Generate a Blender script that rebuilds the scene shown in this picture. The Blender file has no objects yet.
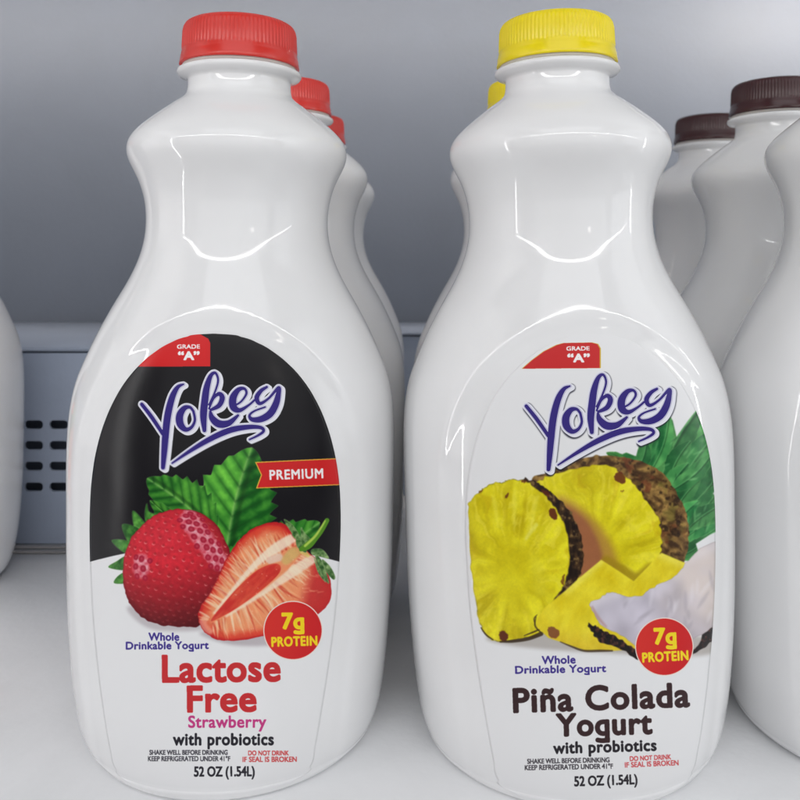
import bpy, bmesh, math, random
import numpy as np
from mathutils import Vector

# ------------------------------------------------------------------ camera, world, lights, exposure
SC = bpy.context.scene
COL = SC.collection
EYE = 0.1625                       # lens height above the shelf (metres)
FPX = 801.0                        # focal length in 1/800ths of the frame width
cam_d = bpy.data.cameras.new('camera')
cam = bpy.data.objects.new('camera', cam_d); COL.objects.link(cam)
cam.location = (0, 0, EYE); cam.rotation_euler = (math.radians(90), 0, 0)
cam_d.sensor_width = 36; cam_d.lens = 36 * FPX / 800
cam_d.shift_x = -0.0125; cam_d.shift_y = -0.181
cam_d.clip_start = 0.01; cam_d.clip_end = 20
cam_d.dof.use_dof = True; cam_d.dof.focus_distance = 0.245; cam_d.dof.aperture_fstop = 26
SC.camera = cam
SC.cycles.max_bounces = 14; SC.cycles.diffuse_bounces = 5

world = bpy.data.worlds.new('World'); SC.world = world; world.use_nodes = True
bg = world.node_tree.nodes['Background']
bg.inputs[0].default_value = (0.86, 0.90, 1.0, 1); bg.inputs[1].default_value = 0.09
SC.view_settings.view_transform = 'Standard'; SC.view_settings.look = 'None'
SC.view_settings.exposure = -0.02; SC.view_settings.gamma = 1

def area(name, loc, target, sx, sy, power, col=(1, 1, 1)):
    d = bpy.data.lights.new(name, 'AREA'); d.shape = 'RECTANGLE'; d.size = sx; d.size_y = sy
    d.energy = power; d.color = col
    o = bpy.data.objects.new(name, d); COL.objects.link(o); o.location = loc
    o.rotation_euler = (Vector(target) - Vector(loc)).to_track_quat('-Z', 'Y').to_euler()
    return o
# the LED tubes that frame the cooler's opening (top and both sides), the shop lights behind, and added soft fills
area('led_tube_top', (0.43, 0.02, 0.305), (0.43, 0.30, 0.18), 1.74, 0.0065, 0.80, (1, 0.98, 0.96))
area('led_tube_side', (-0.44, 0.02, 0.005), (0.0, 0.30, 0.005), 0.006, 0.56, 0.36, (1, 0.99, 0.98))
area('led_tube_side', (0.95, 0.17, 0.0), (0.0, 0.28, 0.0), 0.009, 0.72, 1.0, (1, 0.99, 0.98))
area('side_fill', (-1.35, 0.0, 0.45), (-0.1, 0.28, 0.12), 1.1, 1.3, 4.6, (1, 0.97, 0.975))  # added soft fill without a visible source, brightens the bottles' left sides
area('side_fill', (1.45, -0.1, 0.45), (0.1, 0.28, 0.12), 1.1, 1.3, 6.0, (0.96, 0.98, 1))  # the same added fill for the right sides
area('wall_top_fill', (0.0, 0.50, 0.374), (0.0, 0.618, 0.335), 1.7, 0.012, 2.5, (1, 0.91, 0.80))  # added unseen strip that brightens the top of the back wall
area('wall_top_fill', (0.33, 0.50, 0.374), (0.33, 0.618, 0.345), 0.14, 0.012, 0.36, (1, 0.90, 0.78))  # short added strip, lifts only the upper right of the wall
area('shop_light', (0.15, -1.5, 1.9), (0.0, 0.3, 0.1), 2.4, 1.0, 12.5, (0.96, 0.98, 1))
area('front_fill', (0.2, -2.6, 0.7), (0.0, 0.3, 0.2), 5.5, 2.6, 33, (0.98, 0.99, 1))  # broad soft fill added in front of the bottles, not an actual window
area('shop_lamp', (0.80, -1.3, 0.55), (0.0, 0.3, 0.2), 0.10, 0.16, 0.35, (1, 0.93, 0.85))

# ------------------------------------------------------------------ printed label artwork (painted by code)
RNG = np.random.RandomState(7)
def catmull(P, closed=True, n=10):
    P = np.asarray(P, float); N = len(P); out = []
    rng = range(N) if closed else range(N - 1)
    for i in rng:
        if closed: p0, p1, p2, p3 = P[(i-1) % N], P[i], P[(i+1) % N], P[(i+2) % N]
        else: p0, p1, p2, p3 = P[max(i-1, 0)], P[i], P[i+1], P[min(i+2, N-1)]
        for k in range(n):
            t = k / n
            out.append(0.5*((2*p1)+(-p0+p2)*t+(2*p0-5*p1+4*p2-p3)*t*t+(-p0+3*p1-3*p2+p3)*t**3))
    if not closed: out.append(P[-1])
    return np.array(out)
def box(m, r):
    for ax in (0, 1):
        c = np.cumsum(np.pad(m, [(r+1, r) if a == ax else (0, 0) for a in (0, 1)], mode='edge'), axis=ax)
        n = m.shape[ax]
        m = (np.take(c, range(2*r+1, 2*r+1+n), axis=ax) - np.take(c, range(0, n), axis=ax)) / (2*r+1)
    return m
def noise(X, Y, cell, seed=0, octv=3):
    out = 0; amp = 1; tot = 0
    for o in range(octv):
        g = np.random.RandomState(seed*13+o).rand(128, 128)
        x = X/cell*(2**o) + 1000; y = Y/cell*(2**o) + 1000
        xi = np.floor(x).astype(int); yi = np.floor(y).astype(int); fx = x-xi; fy = y-yi
        fx = fx*fx*(3-2*fx); fy = fy*fy*(3-2*fy)
        a = g[yi % 128, xi % 128]; b = g[yi % 128, (xi+1) % 128]; c = g[(yi+1) % 128, xi % 128]; d = g[(yi+1) % 128, (xi+1) % 128]
        out = out + amp*((a*(1-fx)+b*fx)*(1-fy)+(c*(1-fx)+d*fx)*fy); tot += amp; amp *= 0.5
    return out/tot
def sstep(a, b, x):
    t = np.clip((x-a)/(b-a), 0, 1); return t*t*(3-2*t)
def C(*v): return np.array(v, float)/255
def mix(a, b, t):
    t = t[..., None] if isinstance(t, np.ndarray) else t
    return a*(1-t)+b*t
def seg_dist(X, Y, a, b):
    ax, ay = a; bx, by = b; dx, dy = bx-ax, by-ay
    t = np.clip(((X-ax)*dx+(Y-ay)*dy)/(dx*dx+dy*dy), 0, 1)
    return np.hypot(X-ax-t*dx, Y-ay-t*dy), t

class Sheet:  # label artwork laid out in image-pixel coordinates
    S = 5
    def __init__(s, x0, y0, w, h, bg):
        s.x0, s.y0, s.w, s.h = x0, y0, w, h
        s.W, s.H = int(w*s.S), int(h*s.S)
        s.img = np.ones((s.H, s.W, 3))*bg
    def grid(s, b):
        c0, c1, r0, r1 = b
        return np.meshgrid(s.x0+(np.arange(c0, c1)+.5)/s.S, s.y0+(np.arange(r0, r1)+.5)/s.S)
    def bbox(s, lo, hi, pad=8):
        c0 = max(0, int((lo[0]-s.x0)*s.S)-pad); c1 = min(s.W, int((hi[0]-s.x0)*s.S)+pad)
        r0 = max(0, int((lo[1]-s.y0)*s.S)-pad); r1 = min(s.H, int((hi[1]-s.y0)*s.S)+pad)
        return (c0, max(c1, c0+1), r0, max(r1, r0+1))
    def fill(s, polys, soft=1, pad=8):
        allp = np.concatenate(polys); b = s.bbox(allp.min(0), allp.max(0), pad); c0, c1, r0, r1 = b
        cnt = np.zeros((r1-r0, c1-c0+1), int)
        for P in polys:
            Q = np.column_stack([(P[:, 0]-s.x0)*s.S-c0, (P[:, 1]-s.y0)*s.S-r0]); R = np.roll(Q, -1, 0)
            for (xa, ya), (xb, yb) in zip(Q, R):
                if ya == yb: continue
                if ya > yb: xa, ya, xb, yb = xb, yb, xa, ya
                j0 = max(0, math.ceil(ya-.5)); j1 = min(r1-r0, math.ceil(yb-.5))
                if j1 <= j0: continue
                js = np.arange(j0, j1); xs = xa+(js+.5-ya)*(xb-xa)/(yb-ya)
                cs = np.clip(np.ceil(xs-.5).astype(int), 0, c1-c0)
                np.add.at(cnt, (js, cs), 1)
        m = (np.cumsum(cnt, 1) & 1)[:, :-1].astype(float)
        if soft: m = box(m, soft)
        return m, b
    def poly(s, pts, smooth=True, soft=1, pad=8):
        P = catmull(pts) if smooth else np.asarray(pts, float)
        return s.fill([P], soft, pad)
    def paint(s, mb, col, a=1.0):
        m, (c0, c1, r0, r1) = mb
        if callable(col):
            X, Y = s.grid((c0, c1, r0, r1)); col = col(X, Y)
        sub = s.img[r0:r1, c0:c1]; m = (m*a)[..., None]
        sub[...] = sub*(1-m)+col*m
    def dil(s, mb, r):
        m, (c0, c1, r0, r1) = mb; p = int(r)+2
        C0, C1, R0, R1 = max(0, c0-p), min(s.W, c1+p), max(0, r0-p), min(s.H, r1+p)
        M = np.zeros((R1-R0, C1-C0)); M[r0-R0:r1-R0, c0-C0:c1-C0] = m; out = M.copy()
        k = int(math.ceil(r))
        for dy in range(-k, k+1):
            for dx in range(-k, k+1):
                if dx*dx+dy*dy > r*r+.3: continue
                sh = np.zeros_like(M)
                ys, yd = (slice(dy, None), slice(None, M.shape[0]-dy)) if dy >= 0 else (slice(None, dy), slice(-dy, None))
                xs, xd = (slice(dx, None), slice(None, M.shape[1]-dx)) if dx >= 0 else (slice(None, dx), slice(-dx, None))
                sh[ys, xs] = M[yd, xd]; np.maximum(out, sh, out)
        return out, (C0, C1, R0, R1)
    def stroke(s, pts, extra=0.0, off=(0, 0), n=14):
        P = catmull(pts, False, n); P[:, 0] += off[0]; P[:, 1] += off[1]; P[:, 2] = P[:, 2]/2+extra
        # resample densely
        Q = [P[0]]
        for a, b2 in zip(P[:-1], P[1:]):
            k = max(1, int(np.hypot(*(b2-a)[:2])*s.S/1.0))
            for i in range(1, k+1): Q.append(a+(b2-a)*i/k)
        Q = np.array(Q); R = Q[:, 2].max()
        b = s.bbox(Q[:, :2].min(0)-R, Q[:, :2].max(0)+R); c0, c1, r0, r1 = b
        m = np.zeros((r1-r0, c1-c0))
        for x, y, r in Q:
            cx, cy, rr = (x-s.x0)*s.S-c0, (y-s.y0)*s.S-r0, max(r, .1)*s.S
            a0, a1, b0, b1 = int(max(0, cx-rr-2)), int(min(c1-c0, cx+rr+3)), int(max(0, cy-rr-2)), int(min(r1-r0, cy+rr+3))
            if a1 <= a0 or b1 <= b0: continue
            xx = np.arange(a0, a1)+.5-cx; yy = (np.arange(b0, b1)+.5-cy)[:, None]
            np.maximum(m[b0:b1, a0:a1], np.clip(rr+.5-np.sqrt(xx*xx+yy*yy), 0, 1), out=m[b0:b1, a0:a1])
        return m, b
    def soften(s, bx, r, sd):
        c0, c1, r0, r1 = s.bbox((bx[0], bx[1]), (bx[2], bx[3]), 0); sub = s.img[r0:r1, c0:c1]
        for k in range(3): sub[..., k] = box(sub[..., k], r)
        X, Y = s.grid((c0, c1, r0, r1)); sat = np.clip((sub.max(-1)-sub.min(-1))*2.5, 0, 1)
        n = noise(X, Y, 1.1, sd, 2)-.5; n2 = noise(X, Y, 5.5, sd+1, 3)-.5
        sub[...] = np.clip(sub*(1+(n*.035+n2*.055)*sat)[..., None], 0, 1)
    def text(s, st, x0, y0, x1, y1, h, col, bold=0.0, sp=1.0, soft=1, a=1.0):
        tris, (lx, hx), cap, hooks = glyphs(st, sp)
        dn = lambda v: np.where(v < 0, v*.70, v)
        sx = (math.hypot(x1-x0, y1-y0)-bold*2)/(hx-lx); sy = (h-bold*2)/cap
        ux, uy = (x1-x0)/math.hypot(x1-x0, y1-y0), (y1-y0)/math.hypot(x1-x0, y1-y0)
        T = tris.reshape(-1, 2); lxv = (T[:, 0]-lx)*sx+bold; lyv = T[:, 1]*sy+bold
        P = np.column_stack([x0+ux*lxv+uy*lyv, y0+uy*lxv-ux*lyv]).reshape(-1, 3, 2)
        mb = s.fill(list(P), 0)
        if bold: mb = s.dil(mb, bold*s.S)
        m, b = mb
        if soft: m = box(m, soft)
        s.paint((m, b), col, a)
        for hk in hooks:      # tails of the single-storey g
            q = []
            for hx2, hy2, hw in hk:
                a1, b1 = (hx2-lx)*sx+bold, float(dn(hy2))*sy+bold
                q.append((x0+ux*a1+uy*b1, y0+uy*a1-ux*b1, hw*sy+2*bold))
            s.paint(s.stroke(q), col, a)

_gl = {}
def glyphs(st, sp=1.0):
    if (st, sp) in _gl: return _gl[(st, sp)]
    def tri(txt):
        cu = bpy.data.curves.new('lettering', 'FONT'); cu.body = txt; cu.resolution_u = 5; cu.space_character = sp
        o = bpy.data.objects.new('lettering', cu); COL.objects.link(o)
        dg = bpy.context.evaluated_depsgraph_get(); dg.update()
        me = o.evaluated_get(dg).to_mesh(); me.calc_loop_triangles()
        V = np.array([v.co[:2] for v in me.vertices]); T = np.array([t.vertices[:] for t in me.loop_triangles])
        r = V[T]; o.evaluated_get(dg).to_mesh_clear()
        bpy.data.objects.remove(o); bpy.data.curves.remove(cu)
        return r
    hooks = []
    for i, ch in enumerate(st):
        if ch == 'g':
            q = tri(st[:i].replace('g', 'q')+'q'); xr = q[..., 0].max(); yb = q[..., 1].min()
            hooks.append([(xr-.045, yb+.05, .09), (xr-.055, yb-.01, .09), (xr-.13, yb-.045, .085), (xr-.25, yb-.045, .08), (xr-.36, yb-.015, .08)])
    t = tri(st.replace('g', 'q')); hcap = tri('H')[..., 1].max()
    _gl[(st, sp)] = (t, (t[..., 0].min(), t[..., 0].max()), hcap, hooks)
    return _gl[(st, sp)]

# the hand-lettered brand script: strokes of (x, y, width) on a 5x image-pixel grid
SCRIPT = [
 [(60,170,14),(110,235,16),(165,318,14)],
 [(268,70,5),(240,84,16),(216,125,26),(198,185,30),(186,250,31),(178,330,30),(172,410,25),(166,486,16)],
 [(318,205,9),(300,185,11),(272,190,22),(250,225,32),(252,268,32),(278,296,20),(308,285,12),(325,250,9),(318,205,9)],
 [(396,172,6),(424,112,6),(441,52,7),(428,14,9),(404,28,17),(384,88,28),(374,160,32),(368,230,30),(373,300,16)],
 [(396,192,6),(418,140,9),(446,118,16),(462,138,22),(446,176,20),(405,198,10)],
 [(402,206,8),(412,240,26),(446,268,34),(494,264,26),(540,226,9)],
 [(508,182,7),(552,160,6),(582,118,8),(572,92,10),(542,98,20),(516,138,32),(518,184,32),(548,200,18),(592,176,8),(622,150,7)],
 [(684,84,9),(654,104,16),(634,138,20),(650,166,14),(694,140,8),(742,88,13),(742,120,22),(728,172,30),(700,218,32),(656,244,28),(612,246,18),(598,226,9),(622,204,6),(676,184,5)],
 [(212,464,4),(300,404,14),(400,344,23),(500,300,26),(590,284,20),(652,286,14),(668,304,11),(640,326,8),(598,346,5)],
]
def logo(s, fx, fy, sx, sy, shadow=False):
    def conv(st): return [(fx+(x/5)*sx, fy+(y/5)*sy, w/5*(sx+sy)/2) for x, y, w in st]
    if shadow:
        for st in SCRIPT:
            m, b = s.stroke(conv(st), 3.5, (1.7, 2.0)); s.paint((box(box(m, 3), 3), b), C(30, 30, 44), .9)
        for st in SCRIPT: s.paint(s.stroke(conv(st), 2.95, (.9, .7)), C(48, 46, 74), .9)
    for st in SCRIPT:
        for o in ((0, 0), (.8, .5), (1.5, 1.0), (2.2, 1.5)):
            s.paint(s.stroke(conv(st), 2.4, o), C(232, 232, 240))
    for st in SCRIPT: s.paint(s.stroke(conv(st), 1.15, (.1, 0)), C(112, 104, 168))
    for st in SCRIPT: s.paint(s.stroke(conv(st), .92, (.05, 0)), C(238, 238, 246))
    for st in SCRIPT: s.paint(s.stroke(conv(st), .42, (0, 0)), C(48, 34, 122))

def rough(P, amp, seed=0, closed=True):
    """jitter an outline so that cut edges are not clean curves"""
    Q = catmull(P, closed, 12); r = np.random.RandomState(seed); n = len(Q)
    j = r.randn(n, 2)
    for _ in range(2): j = (np.roll(j, 1, 0)+j*2+np.roll(j, -1, 0))/4
    return Q+j*amp*1.8
def soft(s, pts, col, a, blur=3):
    m, b = s.stroke(pts, 0, (0, 0)); p = blur+2
    c0, c1, r0, r1 = max(0, b[0]-p), min(s.W, b[1]+p), max(0, b[2]-p), min(s.H, b[3]+p)
    M = np.zeros((r1-r0, c1-c0)); M[b[2]-r0:b[3]-r0, b[0]-c0:b[1]-c0] = m
    s.paint((box(box(M, blur), max(1, blur//2)), (c0, c1, r0, r1)), col, a)
def clip_to(s, mb, fn):
    """run fn, then restore everything outside the mask"""
    m, (c0, c1, r0, r1) = mb; keep = s.img.copy(); fn()
    M = np.zeros((s.H, s.W, 1)); M[r0:r1, c0:c1, 0] = m
    s.img[...] = s.img*M+keep*(1-M)

def leaf(s, base, tip, width, nser, cd, cl, bend=0.0, ser=.16, vein=True, seed=0, rib=C(150, 200, 110), chev=1.0, side=.12):
    base = np.array(base, float); tip = np.array(tip, float); d = tip-base; L = np.hypot(*d); u = d/L; nrm = np.array([-u[1], u[0]])
    def pt(t, side):
        w = width/2*math.sin(math.pi*min(1, t**.85))**.75*(1 if 0 < t < 1 else 0)
        k = (t*nser) % 1.0
        w *= 1-ser+ser*2*(k**1.4)
        return base+u*L*t+nrm*(side*w+bend*L*math.sin(math.pi*t))
    N = nser*8
    pts = [pt(i/N, 1) for i in range(N+1)]+[pt(i/N, -1) for i in range(N, -1, -1)]
    mb = s.poly(pts, False)
    def col(X, Y):
        t = ((X-base[0])*u[0]+(Y-base[1])*u[1])/L
        v = ((X-base[0])*nrm[0]+(Y-base[1])*nrm[1]-bend*L*np.sin(np.pi*np.clip(t, 0, 1)))/(width/2)
        n = noise(X, Y, 5, seed+3)
        ph = (t-abs(v)*.32)*nser*.8
        ridge = .5+.5*np.cos(2*np.pi*ph)
        ridge = ridge*chev+(1-chev)*(.35+.5*noise(t*14+v*5, v*4, 3, seed+9))
        lum = .22+.38*ridge*(.4+.8*n)+.7*(noise(X, Y, 11, seed+5)-.5)+side*np.where(v > 0, 1, -1)
        c = mix(cd, cl, np.clip(lum, 0, 1))
        c = mix(c, cd*.45, np.clip(sstep(.82, 1.0, abs(v)), 0, 1)*.35)
        if vein:
            c = mix(c, rib, np.exp(-(v/.045)**2)*.55)
            c = mix(c, cd*.55, np.exp(-((v-.13)/.07)**2)*.5)
            c = mix(c, cd*.6, np.exp(-(ridge/.10)**2)*np.clip(1.1-abs(v), 0, 1)*.32*chev)
        return c
    # thin bright rim of the print's cut-out
    rim = (np.clip(box(mb[0], 2)*1.6, 0, 1), mb[1])
    s.paint(rim, C(150, 190, 120), .45)
    s.paint(mb, col)

def badge(s, cx, cy, r):
    th = np.linspace(0, 2*np.pi, 90)[:-1]
    c = lambda q: np.column_stack([cx+q*np.cos(th), cy+q*np.sin(th)])
    s.paint(s.poly(c(r+1.0), False), C(240, 225, 215))
    s.paint(s.poly(c(r), False), lambda X, Y: mix(C(205, 28, 32), C(222, 62, 48), sstep(-r, r, (cx-X)+(cy-Y)*.2)*.6))

def seeds_berry(s, mb, cen, rx, ry, rot, lit, nlat=11, seedc=C(225, 130, 90), base=C(160, 18, 32)):
    """dimples with achenes laid out over a rounded berry"""
    ca, sa = math.cos(rot), math.sin(rot)
    m, (c0, c1, r0, r1) = mb
    for i in range(-nlat, nlat+1):
        for j in range(-nlat, nlat+1):
            la = (j+(.5 if i % 2 else 0))*.178; lb = i*.150
            if abs(la) > 1.45 or abs(lb) > 1.45: continue
            x = math.sin(la)*math.cos(lb*.5); y = math.sin(lb)
            if x*x+y*y > .93: continue
            fore = math.sqrt(max(.12, 1-x*x-y*y))
            jx, jy = (RNG.rand(2)-.5)*.03
            px = cen[0]+(x+jx)*rx*ca-(y+jy)*ry*sa; py = cen[1]+(x+jx)*rx*sa+(y+jy)*ry*ca
            b = s.bbox((px-4.6, py-4.6), (px+4.6, py+4.6), 0); X, Y = s.grid(b)
            k = (slice(b[2], b[3]), slice(b[0], b[1]))
            # clip to the berry's own mask
            rr0, rr1, cc0, cc1 = b[2]-r0, b[3]-r0, b[0]-c0, b[1]-c0
            if rr0 < 0 or cc0 < 0 or rr1 > m.shape[0] or cc1 > m.shape[1]: continue
            mm = m[rr0:rr1, cc0:cc1]
            lw = float(lit(px, py))
            ang = math.atan2(y*ry, x*rx)+rot
            dx = (X-px)*math.cos(ang)+(Y-py)*math.sin(ang); dy = -(X-px)*math.sin(ang)+(Y-py)*math.cos(ang)
            q = np.sqrt((dx/(.35+.65*fore))**2+dy**2)/(1.0+.28*lw)
            sub = s.img[k]
            if lw > .45:      # open cells seen in the shine
                cell = 1-sstep(2.0, 2.9, q*.92+.5*(noise(X, Y, 2.5, 17)-.5))
                sub[...] = mix(sub, C(168, 30, 54), cell*mm*.9)
                sub[...] = mix(sub, C(206, 80, 100), np.exp(-(q/.9)**2)*mm*.6)
            else:
                pit = np.exp(-(q/1.2)**2); g2 = RNG.rand()
                up = np.clip(((px-X)*.25-(Y-py)*.55+.2), 0, 1)*(g2 > .35)
                sub[...] = mix(sub, C(116, 12, 26), pit*mm*.5)
                ring = np.exp(-((q-1.7)/.6)**2)
                sub[...] = mix(sub, C(240, 140, 140), ring*mm*np.clip((-(X-px)*.2+(Y-py)*.45), 0, 1)*(.55+.6*g2)*np.clip(1.2-(py-560)/70, .2, 1))
                sub[...] = mix(sub, seedc, np.exp(-(q/.55)**2)*mm*.45)

def strawberry_art():
    s = Sheet(84, 326, 262, 470, C(234, 234, 235))
    X, Y = s.grid((0, s.W, 0, s.H))
    # black field with an arched lower edge
    xe = (X-215)/123
    edge = 544+17*xe**2
    m = np.clip((edge-Y)*s.S, 0, 1)
    s.paint((m, (0, s.W, 0, s.H)), C(20, 18, 22))
    # red grade flag, clipped by the sheet's own outline on the left
    s.paint(s.poly([(100, 366.6), (210.5, 366.2), (210.5, 343), (208.5, 338.5), (204, 336), (190, 328), (100, 328)], False), C(212, 34, 36))
    s.text('GRADE', 177, 348.8, 200.3, 348.6, 4.6, C(245, 240, 240), .35)
    s.text('\u201cA\u201d', 178, 360.2, 200, 360, 9.2, C(248, 244, 244), .75)
    logo(s, 130, 370, 1, 1)
    # leaves behind the berries
    gd, gl = C(18, 98, 26), C(122, 212, 72)
    leaf(s, (226, 554), (252, 447), 82, 9, gd*.9, gl, -.03, .12, seed=1, side=-.22)
    leaf(s, (216, 532), (147, 478), 52, 9, gd*.85, gl*.92, .03, .13, seed=2, side=.12)
    leaf(s, (190, 528), (150, 500), 18, 5, gd*.8, gl*.85, -.05, .13, seed=5)
    leaf(s, (226, 560), (320, 522), 50, 9, gd, gl*.85, .08, .12, seed=3, side=-.1)
    # sepals left of the whole berry
    for k, P in enumerate([[(133, 510.5), (144, 521), (148, 528), (136, 531)], [(122.3, 524.5), (137, 527), (141, 534), (130, 543)], [(112, 540), (129, 541), (133, 552), (124, 552)],
                           [(109, 567), (117, 561), (127, 556), (128, 569)], [(114.5, 582.5), (118, 576), (126, 572), (126, 582)], [(147, 503), (149, 511), (156, 515), (147, 522), (145, 514)]]):
        mb = s.poly(P, True, 1); s.paint((np.clip(box(mb[0], 3)*1.7, 0, 1), mb[1]), C(168, 196, 140), .5)
        s.paint(mb, lambda X, Y: mix(C(30, 84, 28), C(104, 176, 72), np.clip(noise(X, Y, 5, 200+k)*1.5-.3, 0, 1)))
        s.paint((mb[0]*np.clip(1-box(mb[0], 3), 0, 1)*2, mb[1]), C(28, 74, 26), .7)
    for pts, al in (([(128, 606), (150, 628), (200, 630), (215, 622), (180, 615)], .30), ([(200, 632), (230, 644), (272, 645), (300, 640), (260, 632)], .36)):
        mm, bb = s.poly(pts, True, 1, 40); s.paint((box(box(mm, 8), 8), bb), C(110, 90, 98), al)
    # whole strawberry
    P = [(180,508.6),(166,511),(152,517),(140,527),(130,541),(124.5,557),(123.4,576),(126,593),(132,606),(144,617.5),(160,624),(180,626),(198,625.6),(214,612),(226,585),(230,560),(225,538),(213,521),(197,511)]
    mb = s.fill([rough(P, .35, 3)], 1)
    def lit(x, y):
        a = np.exp(-(((x-142)/9.5)**2+((y-566)/15)**2)**2)
        d, t = seg_dist(x, y, (190, 519), (219, 560))
        w = 12.5-3*abs(t-.5)
        return np.clip(a*1.0+np.exp(-(d/w)**4)*1.0, 0, 1)
    def body(X, Y):
        u, v = (X-176)/56, (Y-566)/62; r2 = u*u+v*v
        sh = np.clip(1.10-.22*r2-.34*np.clip(v+.05, 0, 1)+.10*np.clip(-u-v, -1, 1), .2, 1.2)
        c = C(194, 40, 52)*sh[..., None]
        c = mix(c, C(214, 62, 74), np.exp(-(((X-158)/26)**2+((Y-536)/22)**2))*.40)
        c = c*(.90+.2*noise(X, Y, 3.2, 11))[..., None]
        l = lit(X+2.4*(noise(X, Y, 5, 13)-.5)*2, Y+2.4*(noise(X, Y, 5, 14)-.5)*2)
        c = mix(c, mix(C(214, 84, 104), C(246, 204, 212), np.clip(noise(X, Y, 3.2, 12)*1.5-.25, 0, 1)), sstep(.30, .95, l)*.80)
        return np.clip(mix(c, C(92, 10, 20), sstep(.82, 1.02, r2)*.35), 0, 1)
    s.paint(mb, body)
    seeds_berry(s, mb, (177, 567), 55, 60, .25, lit)
    s.paint((mb[0]*np.clip(1-box(mb[0], 6), 0, 1)*2, mb[1]), C(96, 10, 22), .45)
    # halved strawberry
    P = [(271,522),(254,527.5),(240.5,538.5),(229,554),(220,573),(210.5,592),(201,606),(198,616),(201,626),(209,635),(224,640),(246,639),(266,634.5),(300,626),(320,612),(330,600),(331,585),(327,572),(317,559),(303,547),(293,536),(289,527),(281,522.5)]
    mb = s.fill([rough(P, .3, 4)], 1, pad=170)
    inner = np.clip((1-box(box(mb[0], 55), 55))*1.9, 0, 1)      # 0 deep inside, 1 at the skin
    def cut(X, Y):
        n = noise(X, Y, 8, 31)
        c = mix(C(240, 150, 104), C(222, 70, 50), sstep(.10, .75, inner+.35*(n-.5)))
        c = mix(c, C(198, 34, 38), sstep(.70, .98, inner+.12*(n-.5)))
        right = sstep(10, 26, (X-292)*.9+(Y-566)*.25)
        c = mix(c, C(196, 40, 42), right*.88)
        return c
    s.paint(mb, cut)
    r = np.random.RandomState(21)
    def fibres():
        A, B = np.array((209., 622.)), np.array((300., 548.)); u = (B-A)/np.hypot(*(B-A)); nn = np.array((-u[1], u[0]))
        L = np.hypot(*(B-A))
        for k in range(210):
            side = -1 if k % 2 else 1; t = r.rand()**.9
            w0 = 3+9*math.sin(math.pi*min(1, t*.9))
            ln = (9+20*math.sin(math.pi*min(1, .12+t*.80)))*(.55+.6*r.rand())
            p0 = A+u*L*t+nn*side*w0; dr = nn*side*.93+u*((t-.55)*.9+.15*r.randn()); dr /= np.hypot(*dr)
            p1 = p0+dr*ln*.5+u*r.randn()*.8; p2 = p0+dr*ln+u*r.randn()*1.2
            light = r.rand()
            col = C(250, 222, 184) if light > .45 else (C(244, 178, 128) if light > .22 else C(208, 66, 46))
            soft(s, [(*p0, 1.2+1.6*r.rand()), (*p1, 1.1+1.0*r.rand()), (*p2, .3)], col, .30+.38*r.rand(), 2)
        # pale rims of the core
        cr = C(250, 232, 206)
        soft(s, [(292, 538, 9), (277, 547, 10), (262, 558, 7), (247, 573, 5), (231, 592, 3.5), (214, 613, 2)], cr, .85, 5)
        soft(s, [(312, 559, 9), (298, 568, 10), (284, 578, 8), (268, 589, 5), (250, 601, 3.5), (226, 616, 2)], cr, .80, 5)
        soft(s, [(206, 617, 6), (203, 624, 8), (210, 631, 6)], C(250, 210, 178), .5, 6)
    clip_to(s, mb, fibres)
    core = s.poly([(211,620.5),(224,603),(240,585),(257,570),(272,563.5),(280,565),(279,573),(266,586),(248,600),(228,613)], True, 2)
    s.paint(core, lambda X, Y: mix(C(206, 52, 46), C(226, 92, 66), np.clip(noise(X*.7+Y*.7, (Y-X)*.2, 4, 37)*1.6-.4, 0, 1)))
    def pocket():
        soft(s, [(270, 560, 7), (279, 557, 8)], C(236, 204, 184), .9, 4)
        soft(s, [(286, 560, 9), (293, 553, 11), (299, 550, 8)], C(214, 186, 112), .75, 6)
        soft(s, [(303, 551, 6), (308, 555, 4)], C(222, 214, 120), .8, 3)
        for k in range(14):
            x = 300+r.rand()*22; y = 566+r.rand()*26
            soft(s, [(x, y, 1.4), (x+5+3*r.rand(), y+2*r.randn(), .8)], C(240, 170, 130), .4, 2)
        for k in range(60):
            x = 205+r.rand()*110; y = 530+r.rand()*100
            soft(s, [(x, y, .7), (x+.5, y+.4, .6)], C(255, 236, 214), .5, 1)
    clip_to(s, mb, pocket)
    s.paint((mb[0]*np.clip(1-box(mb[0], 5), 0, 1)*2, mb[1]), C(176, 26, 30), .75)
    # its calyx and stem
    for k, P in enumerate([[(284,519),(292,524),(299,534),(303,543),(296,538),(290,530)], [(301,527),(305,533),(311,540),(308,547),(302,540)], [(312,549),(322,549),(329,558),(320,556),(312,554)], [(315,555),(322,561),(329,583),(321,573)], [(322,559),(330,566),(335,576),(333,579),(326,571)], [(297,535),(305,542),(306,552),(297,546)], [(314,557),(318,566),(326,582),(318,572)]]):
        q = s.poly(P, True, 1); s.paint((np.clip(box(q[0], 2)*1.6, 0, 1), q[1]), C(196, 206, 170), .55)
        s.paint(q, lambda X, Y: mix(C(42, 84, 34), C(150, 180, 116), np.clip(noise(X, Y, 3.5, 240+k)*1.6-.35, 0, 1)))
    s.paint(s.stroke([(301, 549, 4), (308, 545, 7.5), (316, 537, 5.6), (322, 529, 5), (327, 520, 4.6)]), C(84, 140, 34))
    soft(s, [(305, 545.5, 2.5), (314.5, 536.5, 2.4), (320.5, 528, 2), (325, 520.5, 1.6)], C(186, 214, 90), .9, 2)
    s.soften((100, 440, 344, 660), 2, 5)
    # banner
    s.paint(s.poly([(255, 461.6), (350, 457.2), (350, 484.4), (256, 488.2), (261, 474.6)], False), C(226, 170, 60))
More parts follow.
